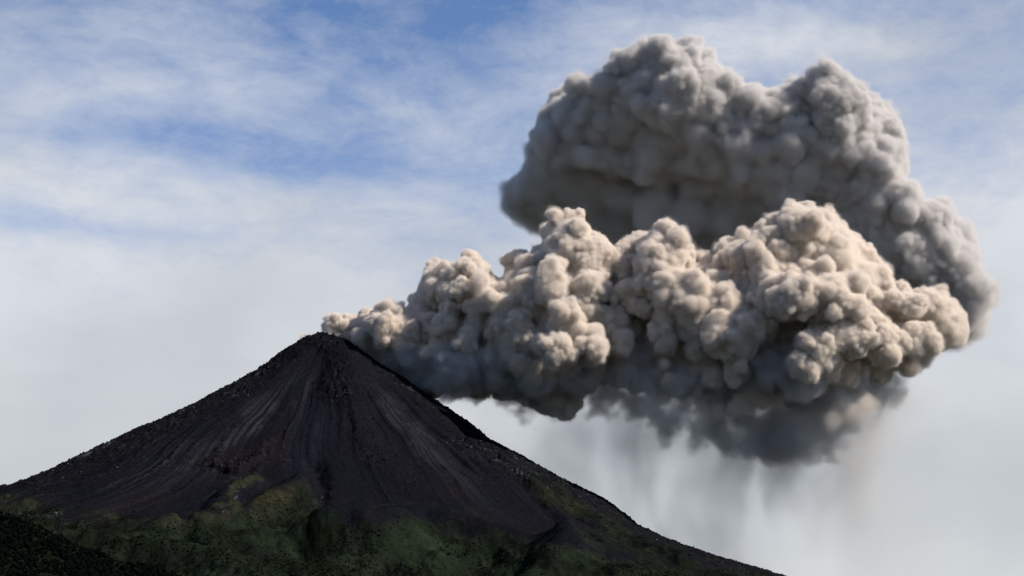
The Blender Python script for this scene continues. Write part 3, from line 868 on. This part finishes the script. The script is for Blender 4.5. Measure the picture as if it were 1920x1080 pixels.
def build_lower(name, lo, hi, h, levels, seam, fine):
    g = Grid(lo, hi, h)
    g.splat(fp_, fr_)
    g.splat(back_p, back_r)
    puffy(g, (mp_, mr_), levels)
    puffy(g, (tp_, tr_), levels)
    qx, qy = g.plane_px(7950)
    soft = np.clip(sstep(1690, 1790, qx) * 0.30 + 0.10 * sstep(1350, 1500, qx) * sstep(560, 450, qy), 0, 1)[:, None, :]
    calm = np.clip(0.75 + 0.75 * g.noise(fine * 13, 61), 0.22, 1.0)
    billow(g, [fine * 14, fine * 8], 0.42, 90)
    warp(g, [(fine * 11, fine * 3.0), (fine * 4.5, fine * 1.1)])
    g.d += fine * 0.85
    surface_puffs(g, fine * 1.0, fine * 4.2, 1.5, 31, calm)
    warp(g, [(fine * 3.2, fine * 0.55)])
    surface_puffs(g, fine * 0.5, fine * 1.3, 1.2, 32, calm)
    warp(g, [(fine * 1.8, fine * 0.22)])
    w = (0.9 * h + soft * 30 + (1.05 - calm) * fine * 0.9).astype(np.float32)
    del calm
    dens = smooth_dens(g.d, w) * (1 - 0.7 * soft)
    fray = g.noise(70, 63) * 16 + g.noise(30, 65) * 11 + g.noise(15, 66) * 7
    dens = np.maximum(dens, 0.07 * smooth_dens(g.d + fray - 3, 13.0) * (1 if name == 'main' else 0.6))
    if name == 'main':
        q = Grid(lo, hi, h); q.splat(cp_, cr_); p3, r3 = sprout(q, cp_, cr_, 20, (.3, .5)); q.splat(p3, r3)
        q.d -= np.abs(g.noise(30, 2)) * 12 + np.abs(g.noise(16, 9)) * 7 - 6
        dens = np.maximum(dens, smooth_dens(q.d + g.noise(60, 3) * 10, 16) * 0.4)
        q.d[:] = 150; q.splat(lp_, lr_, band=50)
        dens = np.maximum(dens, smooth_dens(q.d + g.noise(90, 5) * 22 + g.noise(40, 12) * 16 + g.noise(20, 13) * 9, 30) * 0.11)
        del q
    # the seam with the finer grid near the vent
    sx = seam(g.x)[None, None, :]
    dens *= sx
    return g, dens.astype(np.float32), soft


XS0 = P(885, 600, 8150)[0][0]; XS1 = P(925, 600, 8150)[0][0]
import time as _t
t0 = _t.time()
LVL = [(15, (.24, .62), .80, 0), (8, (.3, .55), .84, 13)]
lo = (P(560, 700, 8300)[0][0], 7800, P(700, 770, 8100)[0][2]); hi = (P(935, 600, 8150)[0][0], 8560, P(900, 470, 8200)[0][2])
gv, dv, sv = build_lower('vent', lo, hi, 4.0, [(20, (.25, .55), .86, 0), (12, (.3, .55), .88, 7)], lambda x: sstep(XS1, XS0, x), 9.0)
volume_obj('vent_ash', gv, dv, ash_mat('fresh_ash', 0.17, ASHC), lower)
print('vent grid', gv.n, _t.time() - t0)
lo = (P(875, 600, 8150)[0][0], 7300, P(1000, 825, 7900)[0][2]); hi = (P(1815, 600, 7950)[0][0], 8620, P(1500, 375, 8000)[0][2])
gl, dl, s_l = build_lower('main', lo, hi, 5.0, LVL, lambda x: sstep(XS0, XS1, x), 14.0)
volume_obj('billow_ash', gl, dl, ash_mat('billowing_ash', 0.12, ASHC), lower)
print('lower grid', gl.n, _t.time() - t0)

# ---- the upper cloud behind
UT = np.array([(940, 375), (960, 345), (1000, 290), (1055, 170), (1080, 145), (1110, 150), (1130, 140), (1180, 100), (1260, 78), (1300, 95), (1350, 135), (1400, 175), (1450, 205), (1490, 190), (1510, 150), (1560, 136), (1600, 160), (1620, 200), (1640, 290),
               (1690, 350), (1720, 390), (1760, 430), (1800, 460), (1830, 515), (1870, 535), (1885, 545)], float)
UB = np.array([(940, 385), (1000, 430), (1100, 480), (1300, 560), (1500, 620), (1700, 640), (1800, 650), (1850, 600), (1885, 555)], float)


def upper_pt(a, b_, j=0.0):
    top = np.interp(a, *UT.T); bot = np.interp(a, *UB.T); mid = (top + bot) / 2; half = max((bot - top) / 2, 8)
    q = np.clip((b_ - mid) / half, -1, 1)
    s_ = np.clip((b_ - top) / (bot - top), 0, 1)
    wt_ = np.interp(a, [940, 1200, 1450, 1650, 1850], [0.8, 1.0, 1.0, 0.55, 0.4])
    D = 8950 - 0.35 * half * 3.1 * math.sqrt(1 - q * q) + j
    D += 1050 * wt_ * s_ ** 0.95 + max(0, 1250 - a) * 1.3
    return P(a, b_, D)


UMAIN = [(1185, 115, 24), (1205, 105, 20), (1235, 100, 24), (1262, 98, 22), (1290, 108, 24), (1160, 135, 24), (1215, 135, 36), (1270, 140, 40), (1320, 145, 30), (1345, 160, 26), (1150, 170, 36), (1200, 180, 44), (1260, 190, 46), (1320, 195, 42), (1375, 180, 26), (1400, 190, 22),
         (1078, 162, 20), (1095, 178, 28), (1075, 190, 24), (1110, 200, 30), (1085, 225, 34), (1125, 240, 40), (1170, 230, 44), (1230, 245, 46), (1290, 250, 46), (1350, 240, 40), (1400, 225, 34), (1432, 225, 26), (1460, 235, 28), (1490, 225, 26), (1412, 185, 26), (1440, 188, 26), (1470, 190, 26), (1495, 185, 20), (1455, 205, 30),
         (1060, 250, 30), (1050, 275, 30), (1090, 285, 42), (1150, 290, 46), (1210, 300, 46), (1270, 300, 44), (1330, 290, 44), (1390, 275, 40), (1440, 270, 36), (1490, 265, 36), (1530, 270, 32),
         (1508, 172, 14), (1530, 170, 18), (1560, 170, 22), (1590, 180, 22), (1605, 198, 16), (1430, 180, 20), (1458, 182, 20), (1485, 178, 16), (1540, 190, 30), (1580, 205, 32), (1600, 225, 22), (1550, 225, 34), (1590, 255, 30), (1560, 290, 36), (1600, 290, 28), (1520, 320, 36), (1570, 340, 36), (1620, 310, 20), (1620, 345, 30), (1645, 320, 18),
         (1660, 335, 20), (1670, 365, 26), (1650, 390, 34), (1690, 380, 20), (1700, 410, 28), (1670, 430, 36), (1730, 415, 22), (1745, 440, 28), (1715, 455, 34), (1770, 450, 22), (1785, 475, 22), (1760, 490, 34), (1795, 500, 22), (1720, 510, 34), (1800, 530, 26), (1830, 535, 20), (1850, 540, 16), (1868, 540, 9), (1650, 290, 20), (1668, 318, 20), (1705, 370, 22), (1745, 405, 22), (1775, 425, 20), (1795, 455, 18), (1815, 490, 16), (1770, 520, 30), (1720, 470, 40), (1680, 470, 40), (1640, 400, 44), (1845, 560, 16), (1810, 560, 28), (1780, 560, 30), (1740, 560, 30), (1820, 560, 20),
         (1025, 270, 16), (1020, 305, 22), (1010, 335, 28), (990, 350, 22), (970, 362, 18), (965, 382, 16), (990, 385, 26), (1030, 370, 36), (1060, 330, 40), (1110, 345, 46), (1020, 410, 24), (1060, 410, 40), (1110, 410, 46),
         (1460, 320, 40), (1400, 330, 36), (1340, 335, 34), (1290, 345, 30), (1480, 370, 40), (1530, 380, 40), (1590, 390, 40), (1620, 430, 36), (1430, 375, 34), (1380, 370, 26), (1320, 370, 20)]
USHELF = [(1305, 318, 16), (1330, 312, 18), (1360, 318, 18), (1390, 322, 18), (1420, 328, 18), (1450, 338, 18), (1475, 350, 16), (1495, 362, 12)]
UCAV = [(1170, 380, 50), (1230, 400, 56), (1290, 410, 50), (1170, 440, 46), (1230, 460, 50), (1290, 460, 50), (1350, 430, 46), (1400, 440, 46), (1450, 440, 46), (1520, 450, 50), (1580, 460, 50), (1640, 480, 44), (1680, 520, 40), (1350, 490, 50), (1450, 500, 50), (1550, 520, 50), (1700, 570, 36), (1760, 600, 22)]
WISP = [(1800, 590, 24), (1815, 610, 22), (1790, 620, 20), (1835, 590, 16), (1840, 570, 16)]
ump, umr = as_world(UMAIN, upper_pt); ucp, ucr = as_world(UCAV, upper_pt); uwp, uwr = as_world(WISP, upper_pt); usp, usr = as_world(USHELF, lambda a, b_, j: upper_pt(a, b_, j - 110), 0.3)
fill = []
for a in np.arange(965, 1850, 12):
    top = np.interp(a, *UT.T); bot = np.interp(a, *UB.T); half = (bot - top) / 2; mid = (top + bot) / 2
    for q in (-0.55, -0.15, 0.25, 0.6):
        w, mpp = P(a, mid + q * half, upper_pt(a, mid + q * half)[0][1] + half * 0.36 * 3.1 * 1.3 + prng.normal(0, 30))
        for back in ((0, 280, 560) if q < 0 else (0, 200)): fill.append((w + np.array([0, back, back * 0.1]), half * 0.36 * mpp))
ufp = np.array([q[0] for q in fill]); ufr = np.array([q[1] for q in fill])

lo = (P(912, 400, 9150)[0][0], 8450, P(1400, 660, 9000)[0][2]); hi = (P(1905, 400, 9150)[0][0], 10700, P(1250, 55, 9100)[0][2])
gu = Grid(lo, hi, 7.5)
gu.splat(ufp, ufr); gu.splat(ucp, ucr)
b2 = np.array([P(*project(*p), p[1] + 420)[0] for p in ump]); gu.splat(b2, umr)
puffy(gu, (ump, umr), [(14, (.25, .6), .82, 0), (8, (.3, .55), .84, 15)])
puffy(gu, (usp, usr), [(14, (.3, .55), .84, 0)])
p2, r2 = sprout(gu, ucp, ucr, 14, (.3, .5), .85); gu.splat(p2, r2); gu.splat(uwp, uwr)
qx, qy = gu.plane_px(9000)
soft = np.clip(0.14 + sstep(1230, 1000, qx) * sstep(120, 330, qy) * 0.75 + np.exp(-((qx - 1210) / 260) ** 2 - ((qy - 430) / 130) ** 2) * 1.0 + sstep(1760, 1860, qx) * 0.6 + sstep(560, 620, qy) * sstep(1700, 1780, qx), 0, 1)[:, None, :]
calm = np.clip(0.72 + 0.7 * gu.noise(240, 64), 0.25, 1.0) * (1 - 0.8 * soft)
billow(gu, [260, 130], 0.22, 110)
warp(gu, [(190, 44), (80, 17)])
gu.d += 8
surface_puffs(gu, 22, 80, 1.4, 33, calm)
warp(gu, [(60, 9)])
surface_puffs(gu, 11, 24, 1.1, 34, calm)
warp(gu, [(34, 4.5)])
del calm
hol = np.clip(1.3 * np.exp(-((qx - 1210) / 300) ** 2 - ((qy - 430) / 150) ** 2) + 0.8 * sstep(1120, 1000, qx) * sstep(230, 360, qy), 0, 1)[:, None, :]
gu.d += hol * (blur(np.minimum(gu.d, 120), 6) - gu.d)
gu.d += soft * (gu.noise(150, 13) * 22 + gu.noise(70, 14) * 20 + gu.noise(34, 15) * 14 + gu.noise(18, 19) * 7)
du = smooth_dens(gu.d, (8 + soft * 40).astype(np.float32)) * (1 - 0.65 * soft)
fray = gu.noise(90, 63) * 22 + gu.noise(44, 65) * 16 + gu.noise(22, 66) * 10
du = np.maximum(du, 0.09 * smooth_dens(gu.d + fray - 6, 20.0))
du *= sstep(0, 140, gu.z - gu.lo[2])[:, None, None]
del fray
volume_obj('cloud_ash', gu, du.astype(np.float32), ash_mat('drifted_ash', 0.08, (0.838, 0.826, 0.822)), upper)
print('upper grid', gu.n, _t.time() - t0)

# ---- the dark smoke hanging under the plume, colour lowered further for underside shade
lo = (P(640, 640, 8200)[0][0], 7560, P(1400, 940, 7950)[0][2]); hi = (P(1760, 640, 7950)[0][0], 8540, P(1000, 600, 8050)[0][2])
gd = Grid(lo, hi, 8.0)
gd.splat(up_, ur_ * 1.05, band=60)
p3, r3 = sprout(gd, up_, ur_, 16, (.3, .55)); gd.splat(p3, r3)
surface_puffs(gd, 18, 42, 0.8, 35)
dn = 0.75 * gd.noise(130, 3) * 30 + gd.noise(60, 4) * 24 + gd.noise(30, 5) * 15 + gd.noise(17, 6) * 9
warp(gd, [(110, 30), (45, 14)])
dd = smooth_dens(gd.d + dn * 0.8, 20) * 0.8
gd.d[:] = 150; gd.splat(hp_, hr_ * 1.2, band=60); warp(gd, [(130, 34), (50, 16)])
dd = np.maximum(dd, smooth_dens(gd.d + dn * 2.1 + 4, 44) ** 1.4 * 0.42)
dd *= (sstep(0, 60, gd.x - gd.lo[0]) * sstep(0, 60, gd.hi[0] - gd.x))[None, None, :] * sstep(0, 60, gd.z - gd.lo[2])[:, None, None]
volume_obj('underside_smoke', gd, dd.astype(np.float32), ash_mat('shaded_dark_ash', 0.045, (0.755, 0.75, 0.755)), lower)
print('under grid', gd.n, _t.time() - t0)
del gd, dd, dn

# ---- ash falling out of the plume
lo = (P(860, 800, 7950)[0][0], 7650, 380); hi = (P(1800, 800, 7950)[0][0], 8300, P(1300, 700, 7950)[0][2])
ga = Grid(lo, hi, 14.0)
qx, qy = ga.plane_px(7960)
veil = (0.55 * np.exp(-((qx - 1455) / 75) ** 2 - ((qy - 830) / 110) ** 2) + 0.28 * np.exp(-((qx - 1190) / 90) ** 2 - ((qy - 800) / 80) ** 2) + 0.12 * np.exp(-((qx - 1110) / 120) ** 2 - ((qy - 870) / 70) ** 2)
        + 0.21 * np.exp(-((qx - 1340) / 290) ** 2) * sstep(760, 830, qy) * sstep(1500, 900, qy) + 0.20 * np.exp(-((qx - 1640) / 70) ** 2) * sstep(700, 760, qy) * sstep(1150, 850, qy)
        + 0.18 * np.exp(-((qx - 1560) / 90) ** 2) * sstep(740, 800, qy) * sstep(1150, 850, qy) + 0.08 * np.exp(-((qx - 980) / 110) ** 2 - ((qy - 800) / 50) ** 2))
yy = np.exp(-((ga.y - 8060) / 170.0) ** 2)[None, :, None]
ga.d[:] = ga.noise((56, 80, 240), 31) * 0.32 + ga.noise((120, 150, 330), 32) * 0.55 + ga.noise((50, 60, 90), 34) * 0.3
ga.d += ga.noise((240, 200, 200), 36) * 0.3
warp(ga, [(420, 130), (160, 55), (70, 20)])
st = ga.d + ga.noise((230, 200, 260), 33) * 0.8
den = veil[:, None, :] * yy * np.clip(0.75 + 1.1 * st, 0.05, 3) * sstep(0, 60, ga.z - ga.lo[2])[:, None, None] * sstep(0, 80, ga.hi[2] - ga.z)[:, None, None]
den *= (sstep(0, 120, ga.x - ga.lo[0]) * sstep(0, 120, ga.hi[0] - ga.x))[None, None, :]
fall = volume_obj('ash_fall', ga, den.astype(np.float32), ash_mat('falling_ash', 0.0115, (0.80, 0.79, 0.78)))
finish(fall, 'thin grey veil of ash raining from the underside of the brown plume', 'ash fall', kind='stuff')
print('fall grid', ga.n, _t.time() - t0)

HEADS = [(650, 612), (722, 598), (815, 625), (872, 520), (900, 590), (978, 515), (1050, 610), (1180, 610), (1085, 455), (1110, 520), (1250, 500), (1330, 540), (1270, 650), (1410, 470), (1535, 440), (1560, 560), (1450, 600), (1560, 670), (1720, 600), (1020, 700), (1400, 680)]
UHEADS = [(1085, 200), (1200, 150), (1290, 180), (1370, 230), (1560, 200), (1000, 360), (1120, 330), (1250, 330), (1300, 440), (1450, 300), (1450, 440), (1620, 350), (1740, 440), (1700, 540), (1830, 540)]
# ---- hearts
core_mesh('plume_core', gl, gl.d, 26 + 60 * s_l + 400 * sstep(XS1 + 60, XS1 + 10, gl.x)[None, None, :] + 0 * gl.d, m_core, lower, HEADS)
core_mesh('vent_core', gv, gv.d, 13 + 50 * sv + 400 * sstep(XS0 - 60, XS0 - 10, gv.x)[None, None, :] + 0 * gv.d, m_core, lower, HEADS)
core_mesh('cloud_core', gu, gu.d, 40 + 60 * soft + 0 * gu.d + 300 * sstep(240, 120, gu.z - gu.lo[2])[:, None, None], m_core, upper, UHEADS)
print('cores', _t.time() - t0)
del gu, gl, gv, du, dl, dv
